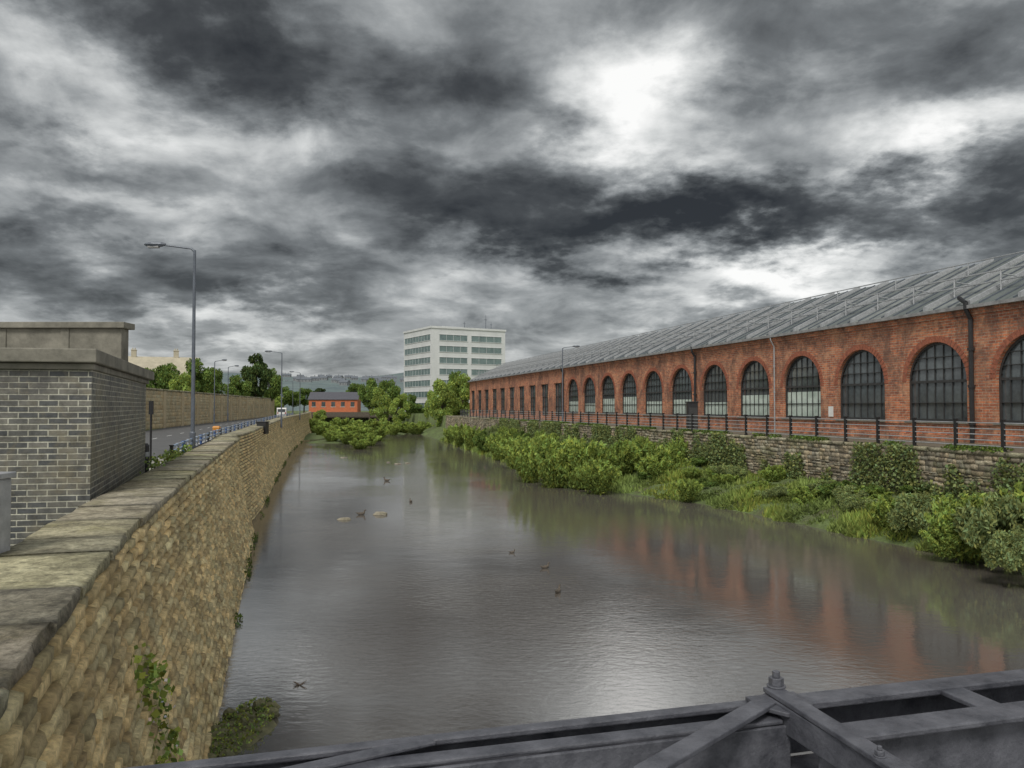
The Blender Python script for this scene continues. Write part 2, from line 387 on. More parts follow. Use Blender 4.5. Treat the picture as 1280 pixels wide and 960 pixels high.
def copingstones(P,Nn,L,z0,z1,o_out,o_in,sl,parent,mat='coping',jit=.03,rough=.02,ch=.05):
    V=[];F=[];C=[];t=0
    while t<L-.05:
        l=min(sl*rng.uniform(.6,1.5),L-t); a=t+.01; bb=t+l-.01; t+=l
        n=max(1,int(l/.22)); dz=rng.uniform(-jit,jit)*.4; do=rng.uniform(-jit,jit); di=rng.uniform(-jit,jit)
        i0=len(V); K=6
        for i in range(n+1):
            tt=a+(bb-a)*i/n; p=P(tt); nn=Nn(tt); r=lambda:rng.uniform(-rough,rough)
            for off,zz in ((o_out+do+r(),z0+dz),(o_out+do+r(),z1-ch*.6+dz),(o_out-ch*.5+do+r(),z1+dz+r()*.4),((o_out+o_in)/2,z1+dz+.008+r()*.4),(o_in+di+r(),z1+dz+r()*.4),(o_in+di,z0+dz)):
                V.append((p[0]+nn[0]*off,p[1]+nn[1]*off,zz))
        for i in range(n):
            for k in range(K): q=i0+K*i+k; c=i0+K*i+(k+1)%K; F.append((q,c,c+K,q+K))
        br=rng.uniform(.7,1.2); C.extend([(br,br*rng.uniform(.95,1.03),br*rng.uniform(.85,1),1)]*(K*(n+1)))
        for e in (i0,i0+K*n): F.append((e,e+1,e+2,e+3)); F.append((e,e+3,e+4,e+5))
    return npmesh('coping',V,F,mat,C,parent)
rw=empty('river_wall')
ypts=np.unique(np.concatenate([np.arange(-2,40,.8),np.arange(40,236,3)]))
xs=np.array([xL(y) for y in ypts])
for _ in range(12): xs[1:-1]=(xs[:-2]+2*xs[1:-1]+xs[2:])/4
BAT=.18; ZC=4.39
P,Nn,L=stonewall(list(zip(xs,ypts)),-.3,ZC,BAT,.176,.44,.07,1,'stone',rw,tint=.42,rough=.012,bev=.024,gap=.010,gz=.020,cvar=.05,wr=(.6,1.4))
copingstones(P,Nn,L,ZC,4.5,.05,-1.0,1.3,rw,jit=.02,rough=.02,ch=.03)
tag(rw,'long curving coursed yellow stone river wall with flat mossy coping','wall')
rt=empty('retaining_wall')
yy=np.arange(-20,170,3.)
P2,N2,L2=stonewall([(xW(y),y) for y in yy],1.0,3.85,.03,.18,.32,.06,-1,'rubble',rt,tint=.6,thick=.4,rough=.03,cvar=.5,gap=.006,mortar='darkmortar',wig=.03)
copingstones(P2,N2,L2,3.85,4.03,.08,-.4,1.5,rt)
tag(rt,'rough brown rubble retaining wall below the brick hall','wall')
fw=empty('boundary_wall')
yy=np.arange(60,200,5.)
P3,N3,L3=stonewall([(-33.3-.184*(y-60),y) for y in yy],3.6,7.7,0,.4,.9,.03,1,'farstone',fw,tint=.18,mortar='farstoneplain',thick=.5,rough=.01)
copingstones(P3,N3,L3,7.7,7.9,.1,-.6,2.0,fw)
b=MB()
for t in np.arange(2,L3,9.):
    p=P3(t);n=N3(t); b.add([(p[0]+n[0]*o+dx,p[1]+n[1]*o+dy,z) for z in(3.6,7.68) for o,dx,dy in((0,0,-.35),(.16,0,-.35),(.16,0,.35),(0,0,.35))],[(0,1,2,3),(4,5,6,7),(0,1,5,4),(1,2,6,5),(2,3,7,6),(3,0,4,7)])
b.obj('pilaster','farstoneplain',fw)
tag(fw,'tall pale stone boundary wall along the far roadside','wall')
# ---------------------------------------------------------------- grey brick abutment, concrete parapet
A=(-7.15,13.6)
gp=empty('brick_abutment')
fp=[A,(-10.25,22.4),(-22,22.4),(-22,10.6)]
b=MB(); b.prism(fp,3.0,6.62); b.obj('brickwork','greybrick',gp)
def off(poly,d):
    cx=sum(p[0] for p in poly)/len(poly); cy=sum(p[1] for p in poly)/len(poly)
    return [(x+d*(1 if x>cx else -1),y+d*(1 if y>cy else -1)) for x,y in poly]
b=MB(); b.prism(off(fp,.06),6.62,6.73); b.prism(off(fp,.16),6.735,6.97); b.obj('coping','concrete',gp,bevel=.02)
tag(gp,'blue grey brick abutment with projecting stone coping','abutment')
cp=empty('concrete_parapet')
b=MB(); b.box(-21,-9.0,18.4,18.75,6.97,7.8)
b.box(-21,-8.9,18.3,18.85,7.8,7.94)
for x in (-10.3,-11.75): b.box(x-.1,x+.1,18.375,18.4,6.97,7.8)
b.obj('panel','concrete',cp,bevel=.015)
tag(cp,'weathered concrete parapet panels with flat capping','parapet')
cab=empty('metal_cabinet',(-5.5,8.1,3.6))
b=MB(); b.box(-.4,.3,-.25,.25,0,1.66); b.obj('body','greymetal',cab,bevel=.02)
b=MB(); b.box(-.43,.33,-.28,.28,1.66,1.72); b.obj('lid','greymetal',cab,bevel=.01)
b=MB(); b.box(-.33,.23,-.275,-.25,.15,1.5); b.obj('door','greymetal',cab,bevel=.01)
tag(cab,'plain grey metal street cabinet behind the stone coping','cabinet')
# ---------------------------------------------------------------- brick hall
u=Vector((-.26,1,0)).normalized(); hall=empty('brick_hall',mat=frame((36,0,0),u))
tag(hall,'long red brick industrial hall with arched windows and grey pitched roof','industrial building')
ZB,ZT=3.9,11.35
def archbay(b,x0,x1,cx,w,zs,zp,zt,depth=.45,n=18,arch=True):
    a=cx-w/2;c=cx+w/2
    q=lambda x,z:(x,0,z)
    b.add([q(x0,ZB),q(a,ZB),q(a,zt),q(x0,zt)],[(3,2,1,0)])
    b.add([q(c,ZB),q(x1,ZB),q(x1,zt),q(c,zt)],[(3,2,1,0)])
    b.add([q(a,ZB),q(c,ZB),q(c,zs),q(a,zs)],[(3,2,1,0)])
    top=[(cx-w/2*math.cos(math.pi*i/n),zp+w/2*math.sin(math.pi*i/n)) for i in range(n+1)] if arch else [(a,zp),(c,zp)]
    for i in range(len(top)-1):
        (xa,za),(xb,zb)=top[i],top[i+1]
        b.add([q(xa,za),q(xb,zb),q(xb,zt),q(xa,zt)],[(3,2,1,0)])
    loop=[(a,zs)]+top+[(c,zs)] if arch else [(a,zs),(a,zp),(c,zp),(c,zs)]
    for i in range(len(loop)):
        (xa,za),(xb,zb)=loop[i],loop[(i+1)%len(loop)]
        b.add([(xa,0,za),(xb,0,zb),(xb,-depth,zb),(xa,-depth,za)],[(0,1,2,3)])
BW=6.365; s0=47.12
wb=MB(); AW=4.5; ZS=5.15; ZP=7.42
arch_s=[s0+BW*i for i in range(-2,11)]
for s in arch_s: archbay(wb,s-BW/2,s+BW/2,s,AW,ZS,ZP,ZT)
e=arch_s[-1]+BW/2; BW2=6.56; rect_s=[e+BW2*(i+.5) for i in range(10)]
for s in rect_s: archbay(wb,s-BW2/2,s+BW2/2,s,3.6,4.6,9.3,ZT,arch=False)
E=rect_s[-1]+BW2/2; St=arch_s[0]-BW/2
D=24.
for x in(St,E): wb.add([(x,0,ZB),(x,-D,ZB),(x,-D,ZT),(x,-D/2,ZT),(x,0,ZT)],[(0,1,2,3,4)])
for x in(St,E): wb.add([(x,0,ZT),(x,-D,ZT),(x,-D+8,15.2),(x,-8,15.2)],[(0,1,2,3)])
wb.add([(St,-D,ZB),(E,-D,ZB),(E,-D,ZT),(St,-D,ZT)],[(0,1,2,3)])
wb.obj('wall','hallbrick',hall)
b=MB(); b.box(St,E,0.003,.10,ZT-.42,ZT-.25); b.box(St,E,.003,.16,ZT-.25,ZT-.02); b.obj('cornice','hallbrick',hall)
b=MB(); b.box(St,e,.003,.06,ZS-.16,ZS-.01); b.box(St,E,.003,.12,ZB,4.4); b.obj('plinth','hallbrick',hall)
def archtrim():
    b=MB(); n=30; r0=AW/2; r1=r0+.34
    for i in range(n):
        t0=math.pi*i/n; t1=math.pi*(i+1)/n-.02
        p=lambda r,t,y:(-r*math.cos(t),y,ZP+r*math.sin(t))
        vs=[p(r0,t0,0.002),p(r1,t0,0.002),p(r1,t1,0.002),p(r0,t1,0.002)]; vs+=[(x,.025,z) for x,y,z in vs]
        b.add(vs,[(4,5,6,7),(0,1,5,4),(1,2,6,5),(2,3,7,6),(3,0,4,7)])
    return b
t0=None
for s in arch_s:
    if t0 is None: t0=archtrim().obj('arch_trim','archbrick',hall); t0.location=(s,0,0); tt=t0
    else: tt=t0.copy(); COL.objects.link(tt); tt.parent=hall; tt.location=(s,0,0)
def archwin():
    r=AW/2-.01; n=24
    win=empty('window'); y=-.32
    g=MB(); g.add([(-r,y,ZS),(r,y,ZS)]+[(r*math.cos(math.pi*i/n),y,ZP+r*math.sin(math.pi*i/n)) for i in range(n+1)],[tuple(range(n+3))[::-1]]); G=g.obj('glass','glass',win)
    f=MB()
    for i in range(n):
        t0=math.pi*i/n;t1=math.pi*(i+1)/n; p=lambda rr,t,yy:(rr*math.cos(t),yy,ZP+rr*math.sin(t))
        for (ra,rb) in ((r-.13,r),):
            vs=[p(ra,t0,y+.01),p(rb,t0,y+.01),p(rb,t1,y+.01),p(ra,t1,y+.01)];vs+=[(a,y+.12,c) for a,_,c in vs]
            f.add(vs,[(7,6,5,4),(0,1,5,4),(2,3,7,6)])
    for x in (-r+.0,r-.12): f.box(x,x+.12,y+.01,y+.12,ZS,ZP)
    for x in np.linspace(-r,r,8)[1:-1]:
        top=ZP+math.sqrt(max(r*r-x*x,0))
        f.box(x-.02,x+.02,y+.012,y+.07,ZS,top-.05)
    for z,wd in ((ZS+.06,.14),(ZS+1.05,.04),(ZP,.14),(ZP+.72,.04),(ZP+1.4,.04)):
        hw=r if z<=ZP else math.sqrt(r*r-(z-ZP)**2)
        f.box(-hw+.03,hw-.03,y+.015,y+.105,z-wd/2,z+wd/2)
    f.obj('frame','frame',win)
    return win
w0=archwin()
wins=[w0]+[dup(w0) for _ in arch_s[1:]]
for i,(wn,s) in enumerate(zip(wins,arch_s)):
    wn.parent=hall; wn.location=(s,0,0)
    if i>=4:
        b=MB(); h=(1.9,1.75,1.2,1.5,1.35)[(i-4)%5]
        b.box(-AW/2+.14,AW/2-.14,-.317,-.302,ZS+.14,ZS+h)
        q=b.obj('lower_panel','pale',wn)
        q['label']='pale panel filling the lower panes'
    b=MB(); b.box(-AW/2-.1,AW/2+.1,-.3,.12,ZS-.12,ZS+.0); q=b.obj('sill','concrete',wn)
w1=empty('window'); b=MB(); b.add([(-1.8,-.35,4.6),(1.8,-.35,4.6),(1.8,-.35,9.3),(-1.8,-.35,9.3)],[(3,2,1,0)]); b.obj('glass','glass',w1)
b=MB()
for x in (-1.8,-.63,.53,1.7): b.box(x,x+.1,-.34,-.25,4.6,9.3)
for z in (4.6,6.0,7.4,9.2): b.box(-1.8,1.8,-.335,-.26,z,z+.1)
b.obj('frame','frame',w1)
for i,s in enumerate(rect_s):
    wn=w1 if i==0 else dup(w1); wn.parent=hall; wn.location=(s,0,0)
# roof
b=MB(); y0=.35; zE=ZT-.05
def slab(b,p,q,th=.12):
    b.add([(St-.3,p[0],p[1]),(E+.3,p[0],p[1]),(E+.3,q[0],q[1]),(St-.3,q[0],q[1]),(St-.3,p[0],p[1]+th),(E+.3,p[0],p[1]+th),(E+.3,q[0],q[1]+th),(St-.3,q[0],q[1]+th)],
          [(0,1,2,3),(4,5,6,7)[::-1],(0,1,5,4),(1,2,6,5),(2,3,7,6),(3,0,4,7)])
slab(b,(y0,zE),(-8,15.25)); slab(b,(-8.0,15.25),(-16,15.25)); slab(b,(-16,15.25),(-24.3,zE)); roof=b.obj('roof','roof',hall)
sl=(15.25-zE)/(8+y0)
def ribs(sp,hw,hh,mat,o_):
    b=MB()
    for s in np.arange(St+o_,E,sp):
        vs=[]
        for yy_,zz in((y0-.1,zE+.12+sl*.1),(-7.9,15.25+.12-sl*.1)):
            for dx,dz in((-hw,0),(hw,0),(hw,hh),(-hw,hh)): vs.append((s+dx,yy_,zz+dz-.01))
        b.add(vs,[(0,1,5,4),(1,2,6,5),(2,3,7,6),(3,0,4,7),(0,1,2,3),(4,5,6,7)])
    b.obj('rib',mat,roof)
ribs(3.18,.10,.26,'greymetal',.5); ribs(1.06,.04,.09,'lampmetal',.85)
b=MB(); b.box(St-.3,E+.3,y0-.02,y0+.16,zE-.06,zE+.12); b.obj('gutter','railmetal',hall)
b=MB()
for s in np.arange(St,E,3.18):
    yr=-1.4; zr=zE+.12+sl*1.75
    b.cyl((s,yr,zr-.02),(s,yr,zr+1.1),.05,n=5); b.cyl((s,yr,zr+.9),(s,yr-1.6,zr+sl*1.6),.035,n=4)
yr=-1.4; zr=zE+.12+sl*1.75
for h in(.55,1.1): b.cyl((St,yr,zr+h),(E,yr,zr+h),.05,n=5)
yr=-5.5; zr=zE+.12+sl*5.85
for s in np.arange(St,E,6.36): b.cyl((s,yr,zr-.02),(s,yr,zr+.8),.04,n=5)
b.cyl((St,yr,zr+.8),(E,yr,zr+.8),.04,n=5)
b.obj('roof_railing','greymetal',hall)
def pipe(s,mat,r,ztop=ZT+.1):
    b=MB(); b.cyl((s,.16,ZB),(s,.16,ztop-.9),r,n=8); b.cyl((s,.16,ztop-.9),(s,.46,ztop-.4),r,n=8); b.cyl((s,.46,ztop-.4),(s,.46,ztop),r,n=8)
    for z in(5,7,9): b.cyl((s,.16,z),(s,.16,z+.15),r*1.5,n=8)
    return b.obj('drainpipe',mat,hall)
q=pipe(44.4,'blackmetal',.12,ZT+.25)
b=MB(); b.cyl((44.4,.46,ZT+.2),(45.0,.3,ZT+.55),.12,n=8); b.cyl((45.0,.3,ZT+.55),(45.4,-.1,ZT+.6),.12,n=8); b.obj('pipe_bend','blackmetal',hall)
pipe(75.8,'blackmetal',.11); pipe(63.0,'greymetal',.05); pipe(e+.4,'blackmetal',.1)
b=MB(); b.box(56.2,56.7,.02,.05,5.3,6.0); q=b.obj('notice','white',hall)
# ---------------------------------------------------------------- riverside railing
fence=empty('riverside_railing',mat=frame((30.25,0,4.03),u)); tag(fence,'black post and multi rail fence on the retaining wall','railing')
p0=None
for s in np.arange(15,160,2.6):
    if p0 is None:
        b=MB(); b.box(-.065,.065,-.065,.065,0,1.36); b.box(-.085,.085,-.085,.085,1.36,1.41); b.box(-.11,.11,-.11,.11,0,.04); p0=b.obj('post','blackmetal',fence); p0.location=(s,0,0)
    else: q=p0.copy(); COL.objects.link(q); q.parent=fence; q.location=(s,0,0)
for z in(.22,.47,.72,.97,1.24):
    b=MB(); b.cyl((12,0,z),(160,0,z),.028,n=6); b.obj('rail','greymetal',fence)
def wp(Y,off,z): return Vector((xW(Y)+off,Y,z))
kb=empty('dark_kiosk',(wp(66,2.0,4.0))); b=MB(); b.box(-.4,.4,-.4,.4,0,2.3); b.box(-.45,.45,-.45,.45,2.3,2.4); b.obj('body','blackmetal',kb,bevel=.02)
b=MB(); b.box(-.35,.35,-.43,-.4,.2,1.9); b.obj('door','frame',kb); tag(kb,'tall dark utility kiosk beside the riverside railing','kiosk')
# ---------------------------------------------------------------- street lamps
def lamp(Hh=8.2,arm=1.7):
    r=empty('street_lamp')
    b=MB(); b.cyl((0,0,0),(0,0,1.3),.11,.11,12); b.cyl((0,0,1.3),(0,0,1.36),.11,.07,12); b.cyl((0,0,1.36),(0,0,Hh),.075,.05,12); b.obj('pole','lampmetal',r)
    b=MB(); b.cyl((0,0,Hh-.05),(-.12,0,Hh+.06),.05,.04); b.cyl((-.12,0,Hh+.06),(-arm+.5,0,Hh+.2),.035,.03); b.obj('arm','lampmetal',r)
    b=MB(); vs=[]
    prof=[(-arm+.6,.05,.04),(-arm+.45,.11,.09),(-arm+.1,.15,.11),(-arm-.1,.12,.08),(-arm-.2,.05,.03)]
    for x,wd,hh in prof:
        for k in range(8):
            t=2*math.pi*k/8; vs.append((x,wd*math.cos(t),Hh+.22+hh*math.sin(t)))
    fs=[(8*i+k,8*i+(k+1)%8,8*i+8+(k+1)%8,8*i+8+k) for i in range(4) for k in range(8)]+[tuple(range(8)),tuple(range(32,40))]
    b.add(vs,fs); b.obj('lamp_head','lampmetal',r)
    b=MB(); b.box(-arm-.05,-arm+.35,-.09,.09,Hh+.09,Hh+.15); b.obj('lens','railmetal',r)
    return r
l0=lamp(); l0.matrix_world=Matrix.Translation((-12.0,30.1,3.7)); tag(l0,'tall single arm street lamp on the riverside footway','street lamp',group='street lamps along the riverside road')
for px,d,rot in((352,88,0),(285,120,math.pi*.9),(268,105,math.pi*.9),(375,140,0),(366,190,0)):
    x=(px-640)/1000*d; q=dup(l0,Matrix.Translation((x,d,3.65))@Matrix.Rotation(rot,4,'Z')); tag(q,'tall single arm street lamp beside the road','street lamp',group='street lamps along the riverside road')
q=dup(l0,Matrix.Translation(wp(96.5,1.2,4.0))@Matrix.Rotation(math.pi,4,'Z')@Matrix.Scale(1.1,4)); tag(q,'street lamp standing beside the brick hall','street lamp')
# ---------------------------------------------------------------- guard railing, bollard, post
gr=empty('guard_railing'); tag(gr,'low roadside guard railing with pale blue rails','railing')
base={}
for i,y in enumerate(np.concatenate([np.arange(24.5,80,1.5),np.arange(80,150,3.)])):
    m=('blackmetal','greymetal','blue','greymetal')[i%4]
    if m not in base:
        b=MB(); b.box(-.04,.04,-.04,.04,0,1.05); b.box(-.055,.055,-.055,.055,1.05,1.08)
        q=b.obj('post',m,gr); base[m]=q
    else: q=base[m].copy(); COL.objects.link(q); q.parent=gr
    q.location=(xL(y)-1.3,y,3.74)
for z,m in((1.06,'palebluemetal'),(.9,'palebluemetal'),(.7,'lampmetal')):
    b=MB(); ys=list(np.arange(24.5,149,4.))
    for a,c in zip(ys[:-1],ys[1:]): b.bar((xL(a)-1.3,a,3.74+z),(xL(c)-1.3,c,3.74+z),.06,.06)
    b.obj('rail',m,gr)
bo=empty('bollard',(-10.6,23.2,3.6)); b=MB(); b.cyl((0,0,0),(0,0,1.25),.1,.09,12); b.cyl((0,0,1.25),(0,0,1.33),.11,.05,12); b.obj('post','blackmetal',bo)
b=MB(); b.cyl((0,0,.95),(0,0,1.08),.105,.105,12); b.obj('reflective_band','greymetal',bo); tag(bo,'black bollard with pale band beside the abutment','bollard')
sp=empty('sign_post',(-13.3,29.5,3.6)); b=MB(); b.cyl((0,0,0),(0,0,2.6),.04,n=8); b.obj('pole','blackmetal',sp); b=MB(); b.box(-.08,.08,-.03,.03,2.1,2.6); b.obj('sign_plate','blackmetal',sp); tag(sp,'slim dark sign post on the footway','sign post')
gb=empty('grit_bin',W(271,526,70)); gb.location.z=3.74; gb.scale=(.45,.45,.45)
b=MB(); b.add([(-.55,-.3,0),(.55,-.3,0),(.55,.3,0),(-.55,.3,0),(-.65,-.4,.9),(.65,-.4,.9),(.65,.4,.9),(-.65,.4,.9)],[(3,2,1,0),(4,5,6,7),(0,1,5,4),(1,2,6,5),(2,3,7,6),(3,0,4,7)]); b.obj('body','yellow',gb)
b=MB(); b.add([(-.7,-.45,.9),(.7,-.45,.9),(.7,.45,.9),(-.7,.45,.9),(-.5,-.25,1.2),(.5,-.25,1.2),(.5,.25,1.2),(-.5,.25,1.2)],[(3,2,1,0),(4,5,6,7),(0,1,5,4),(1,2,6,5),(2,3,7,6),(3,0,4,7)]); b.obj('lid','yellow',gb)
tag(gb,'small orange plastic grit bin on the footway','grit bin')
ub=empty('wall_box',(xL(61)+.0,61,4.5)); b=MB(); b.box(-.3,.4,-.4,.4,-.6,.3); b.box(-.35,.45,-.45,.45,.3,.36); b.obj('body','blackmetal',ub,bevel=.02); tag(ub,'dark metal box fixed over the river wall coping','utility box')
# ---------------------------------------------------------------- van
def van():
    r=empty('parked_van')
    prof=[(-2.5,.35),(2.3,.35),(2.45,.5),(2.45,1.0),(1.75,1.2),(1.2,2.0),(.9,2.1),(-2.4,2.1),(-2.5,1.9)]
    b=MB(); n=len(prof); vs=[(x,-.9,z) for x,z in prof]+[(x,.9,z) for x,z in prof]
    b.add(vs,[tuple(range(n)),tuple(range(n,2*n))[::-1]]+[(i,i+n,(i+1)%n+n,(i+1)%n) for i in range(n)]); b.obj('body','white',r,bevel=.06)
    b=MB(); b.add([(1.75,-.75,1.29),(1.75,.75,1.29),(1.28,.72,1.96),(1.28,-.72,1.96)],[(0,1,2,3)])
    b.obj('windscreen','glass',r)
    for y in(-.915,.9): b=MB(); b.add([(.1,y,1.25),(1.5,y,1.25),(1.05,y,1.9),(.1,y,1.9),(.1,y+.015,1.25),(1.5,y+.015,1.25),(1.05,y+.015,1.9),(.1,y+.015,1.9)],[(0,1,2,3),(4,5,6,7),(0,1,5,4),(1,2,6,5),(2,3,7,6),(3,0,4,7)]); b.obj('side_window','glass',r)
    for x in(-1.6,1.55):
        for y in(-.93,.73): b=MB(); b.cyl((x,y,.34),(x,y+.2,.34),.34,n=20); b.obj('wheel','rubber',r)
    b=MB(); b.box(-2.52,-2.5,-.7,.7,1.3,1.85); b.obj('rear_window','glass',r)
    for y in(-.8,.6): b=MB(); b.box(-2.53,-2.5,y,y+.16,.9,1.25); b.obj('tail_light','redlamp',r)
    return r
v=van(); v.matrix_world=frame((-45.4,158,3.62),(-.25,1)); tag(v,'white van parked on the riverside road','van')
# ---------------------------------------------------------------- office block
fr=frame((-24.2,240,3.6),(.868,.497)); of=empty('office_block',mat=fr); tag(of,'seven storey white office block with dark window bands','office building')
LX_,LY_,HT=25.4,21.8,26.6; FH=3.45
b=MB(); b.box(0,LX_,0,LY_,0,HT-.6); b.box(-.25,LX_+.25,-.25,LY_+.25,HT-.6,HT); b.obj('wall','office',of)
b=MB(); b.box(8,16,10,18,HT,HT+1.2); b.obj('plant_room','office',of)
for mx_,my_,mh in((19.5,2,4.5),(12.5,3,2.2),(22.5,4,2.6)):
    b=MB(); b.cyl((mx_,my_,HT),(mx_,my_,HT+mh),.12,.05,6); b.box(mx_-.4,mx_+.4,my_-.1,my_+.1,HT+mh*.66,HT+mh*.66+.15); b.obj('mast','lampmetal',of)
def band(x0,x1,z,axis):
    wn=empty('window'); wn.parent=of
    g=MB();f=MB(); n=max(2,int((x1-x0)/2.2))
    if axis=='x':
        g.box(x0,x1,-.03,.1,z,z+1.75)
        for x in np.linspace(x0,x1,n+1): f.box(x-.035,x+.035,-.06,.05,z,z+1.75)
        f.box(x0-.1,x1+.1,-.14,.05,z-.12,z); f.box(x0-.1,x1+.1,-.14,.05,z+1.75,z+1.87)
    else:
        g.box(-.03,.1,x0,x1,z,z+1.75)
        for x in np.linspace(x0,x1,n+1): f.box(-.06,.05,x-.035,x+.035,z,z+1.75)
        f.box(-.14,.05,x0-.1,x1+.1,z-.12,z); f.box(-.14,.05,x0-.1,x1+.1,z+1.75,z+1.87)
    g.obj('glass','officeglass',wn); f.obj('frame','office',wn)
for k in range(7):
    z=1.4+FH*k+.3
    band(2.6,12.0,z,'x'); band(13.4,24.0,z,'x'); band(.8,LY_-.8,z,'y')
# ---------------------------------------------------------------- low buildings and houses
def house(name,x,y,rot,L_,D_,hw,hr,wm,rm,z=3.6,chim=1,wins=3,lab='',cat='house',grp=None,sill='white'):
    r=empty(name,mat=Matrix.Translation((x,y,z))@Matrix.Rotation(rot,4,'Z'))
    b=MB(); b.box(-L_/2,L_/2,-D_/2,D_/2,0,hw)
    b.add([(-L_/2,-D_/2,hw),(-L_/2,D_/2,hw),(-L_/2,0,hw+hr-.05)],[(0,1,2)]); b.add([(L_/2,-D_/2,hw),(L_/2,D_/2,hw),(L_/2,0,hw+hr-.05)],[(0,1,2)])
    b.obj('wall',wm,r)
    b=MB(); o=.35
    for sgn in(-1,1):
        vs=[(-L_/2-o,sgn*(D_/2+o),hw-.15),(L_/2+o,sgn*(D_/2+o),hw-.15),(L_/2+o,0,hw+hr),(-L_/2-o,0,hw+hr)]; vs+=[(a,c,d+.18) for a,c,d in vs]
        b.add(vs,[(0,1,2,3),(4,5,6,7),(0,1,5,4),(1,2,6,5),(2,3,7,6),(3,0,4,7)])
    rf=b.obj('roof',rm,r)
    for k in range(chim):
        xx=-L_/2+L_*(k+.5)/chim; b=MB(); b.box(xx-.45,xx+.45,-.35,.35,hw+hr-.5,hw+hr+1.3); b.box(xx-.52,xx+.52,-.42,.42,hw+hr+1.3,hw+hr+1.45); b.cyl((xx-.2,0,hw+hr+1.45),(xx-.2,0,hw+hr+1.8),.12,n=6); b.cyl((xx+.2,0,hw+hr+1.45),(xx+.2,0,hw+hr+1.8),.12,n=6); b.obj('chimney',wm,rf)
    for k in range(wins):
        xx=-L_/2+L_*(k+.5)/wins
        b=MB(); b.box(xx-.6,xx+.6,-D_/2-.03,-D_/2+.02,hw*.5,hw*.5+1.5); wn=b.obj('window','glass',r)
        b=MB(); b.box(xx-.75,xx+.75,-D_/2-.1,-D_/2+.02,hw*.5-.12,hw*.5-.01); b.obj('sill',sill,wn)
    return tag(r,lab,cat,grp)
house('orange_building',-56.5,256,.08,15,10,4.6,2.2,'orange','slate',z=3.6,chim=0,wins=5,lab='low orange red brick building with dark slate roof',cat='building')
house('stone_building',-71,150,.35,22,12,8.2,3.4,'palestone','palestone',chim=3,wins=6,lab='pale stone terrace with chimneys behind the boundary wall',cat='building')
br=empty('road_bridge'); b=MB(); b.box(-62,-18,238,246,2.6,3.6); b.box(-62,-18,237.8,238,2.9,4.3); b.obj('deck','darkmortar',br)
for x in(-50,-40,-30): b=MB(); b.box(x-.8,x+.8,239,245,-.6,2.6); b.obj('pier','darkmortar',br)
tag(br,'low dark road bridge crossing the river','bridge')
# ---------------------------------------------------------------- hills
V=[];F=[]; xs_=np.linspace(-1800,1500,70); ys_=np.linspace(420,2200,40)
def hz(x,y):
    t=np.clip((y-420)/1000,0,1.3); base=3+62*(t**1.1)*(1+.18*math.sin(x/260+.6)+.1*math.sin(x/90+y/200))
    return base*(1 if x<0 else max(.35,1-x/2500))
for y in ys_:
    for x in xs_: V.append((x,y,hz(x,y)))
n=len(xs_)
for i in range(len(ys_)-1):
    for j in range(n-1): a=i*n+j; F.append((a,a+1,a+n+1,a+n))
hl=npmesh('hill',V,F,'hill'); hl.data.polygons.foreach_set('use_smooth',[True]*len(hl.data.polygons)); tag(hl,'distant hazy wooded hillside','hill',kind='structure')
protos=[]
for i in range(34):
    y=rng.uniform(800,1400); px=rng.uniform(370,520) if i%5 else rng.uniform(180,370); x=(px-640)/1000*y; z=hz(x,y)-1.5
    mm=Matrix.Translation((x,y,z))@Matrix.Rotation(rng.uniform(-.5,.5),4,'Z')
    if i<3: q=house('hillside_house',x,y,0,rng.uniform(8,14),8,4.5,2.6,'dimwall','dimroof',z=z,chim=1,wins=3,lab='small distant house on the hillside',grp='houses on the hillside',sill='dimwall'); protos.append(q)
    else: q=dup(protos[i%3],mm)
# ---------------------------------------------------------------- trees
def tree_proto(name,h,rad,nl,lf,mat,lab,ncl=26,lo=.62,zs=.3):
    r=empty(name)
    tr=MB(); th=h*.3; tr.cyl((0,0,-.3),(0.1,0,th),h*.03,h*.02,8)
    c,rr=clumps(ncl,rad*.78,rad*.78,h*zs,h*lo,rad*.18,rad*.36)
    for k in range(0,ncl,2):
        p=c[k]; mid=(p[0]*.4,p[1]*.4,th+(p[2]-th)*.5); tr.cyl((0.1,0,th-.1),mid,h*.012,h*.008,6); tr.cyl(mid,tuple(p),h*.008,h*.003,5)
    tr.obj('trunk','bark',r)
    P_,cb=cloudpts(c,rr,nl); V,F,C=leafcloud(P_,lf,1.3,0,cb); npmesh('crown',V,F,mat,C,r)
    return tag(r,lab,'tree')
T=[tree_proto('tree',10,4.2,8000,.30,'leaf_tree','leafy green deciduous tree with rounded uneven crown',34),
   tree_proto('tree',10,3.6,8000,.30,'leaf_dark','dark green dense deciduous tree',34),
   tree_proto('tree',10,4.4,9000,.30,'leaf_willow','light green spreading willow tree on the river bank',40,.5,.42)]
used=set()
def place(k,px,d,ztop,z0,wpx=None):
    x=(px-640)/1000*d; h=ztop-z0; s=h/10*1.05; sw=s if wpx is None else (wpx/1000*d)/9.5
    mm=Matrix.Translation((x,d,z0))@Matrix.Rotation(rng.uniform(0,6),4,'Z')@Matrix.Diagonal((sw,sw,s,1))
    if k in used: dup(T[k],mm)
    else: T[k].matrix_world=mm; used.add(k)
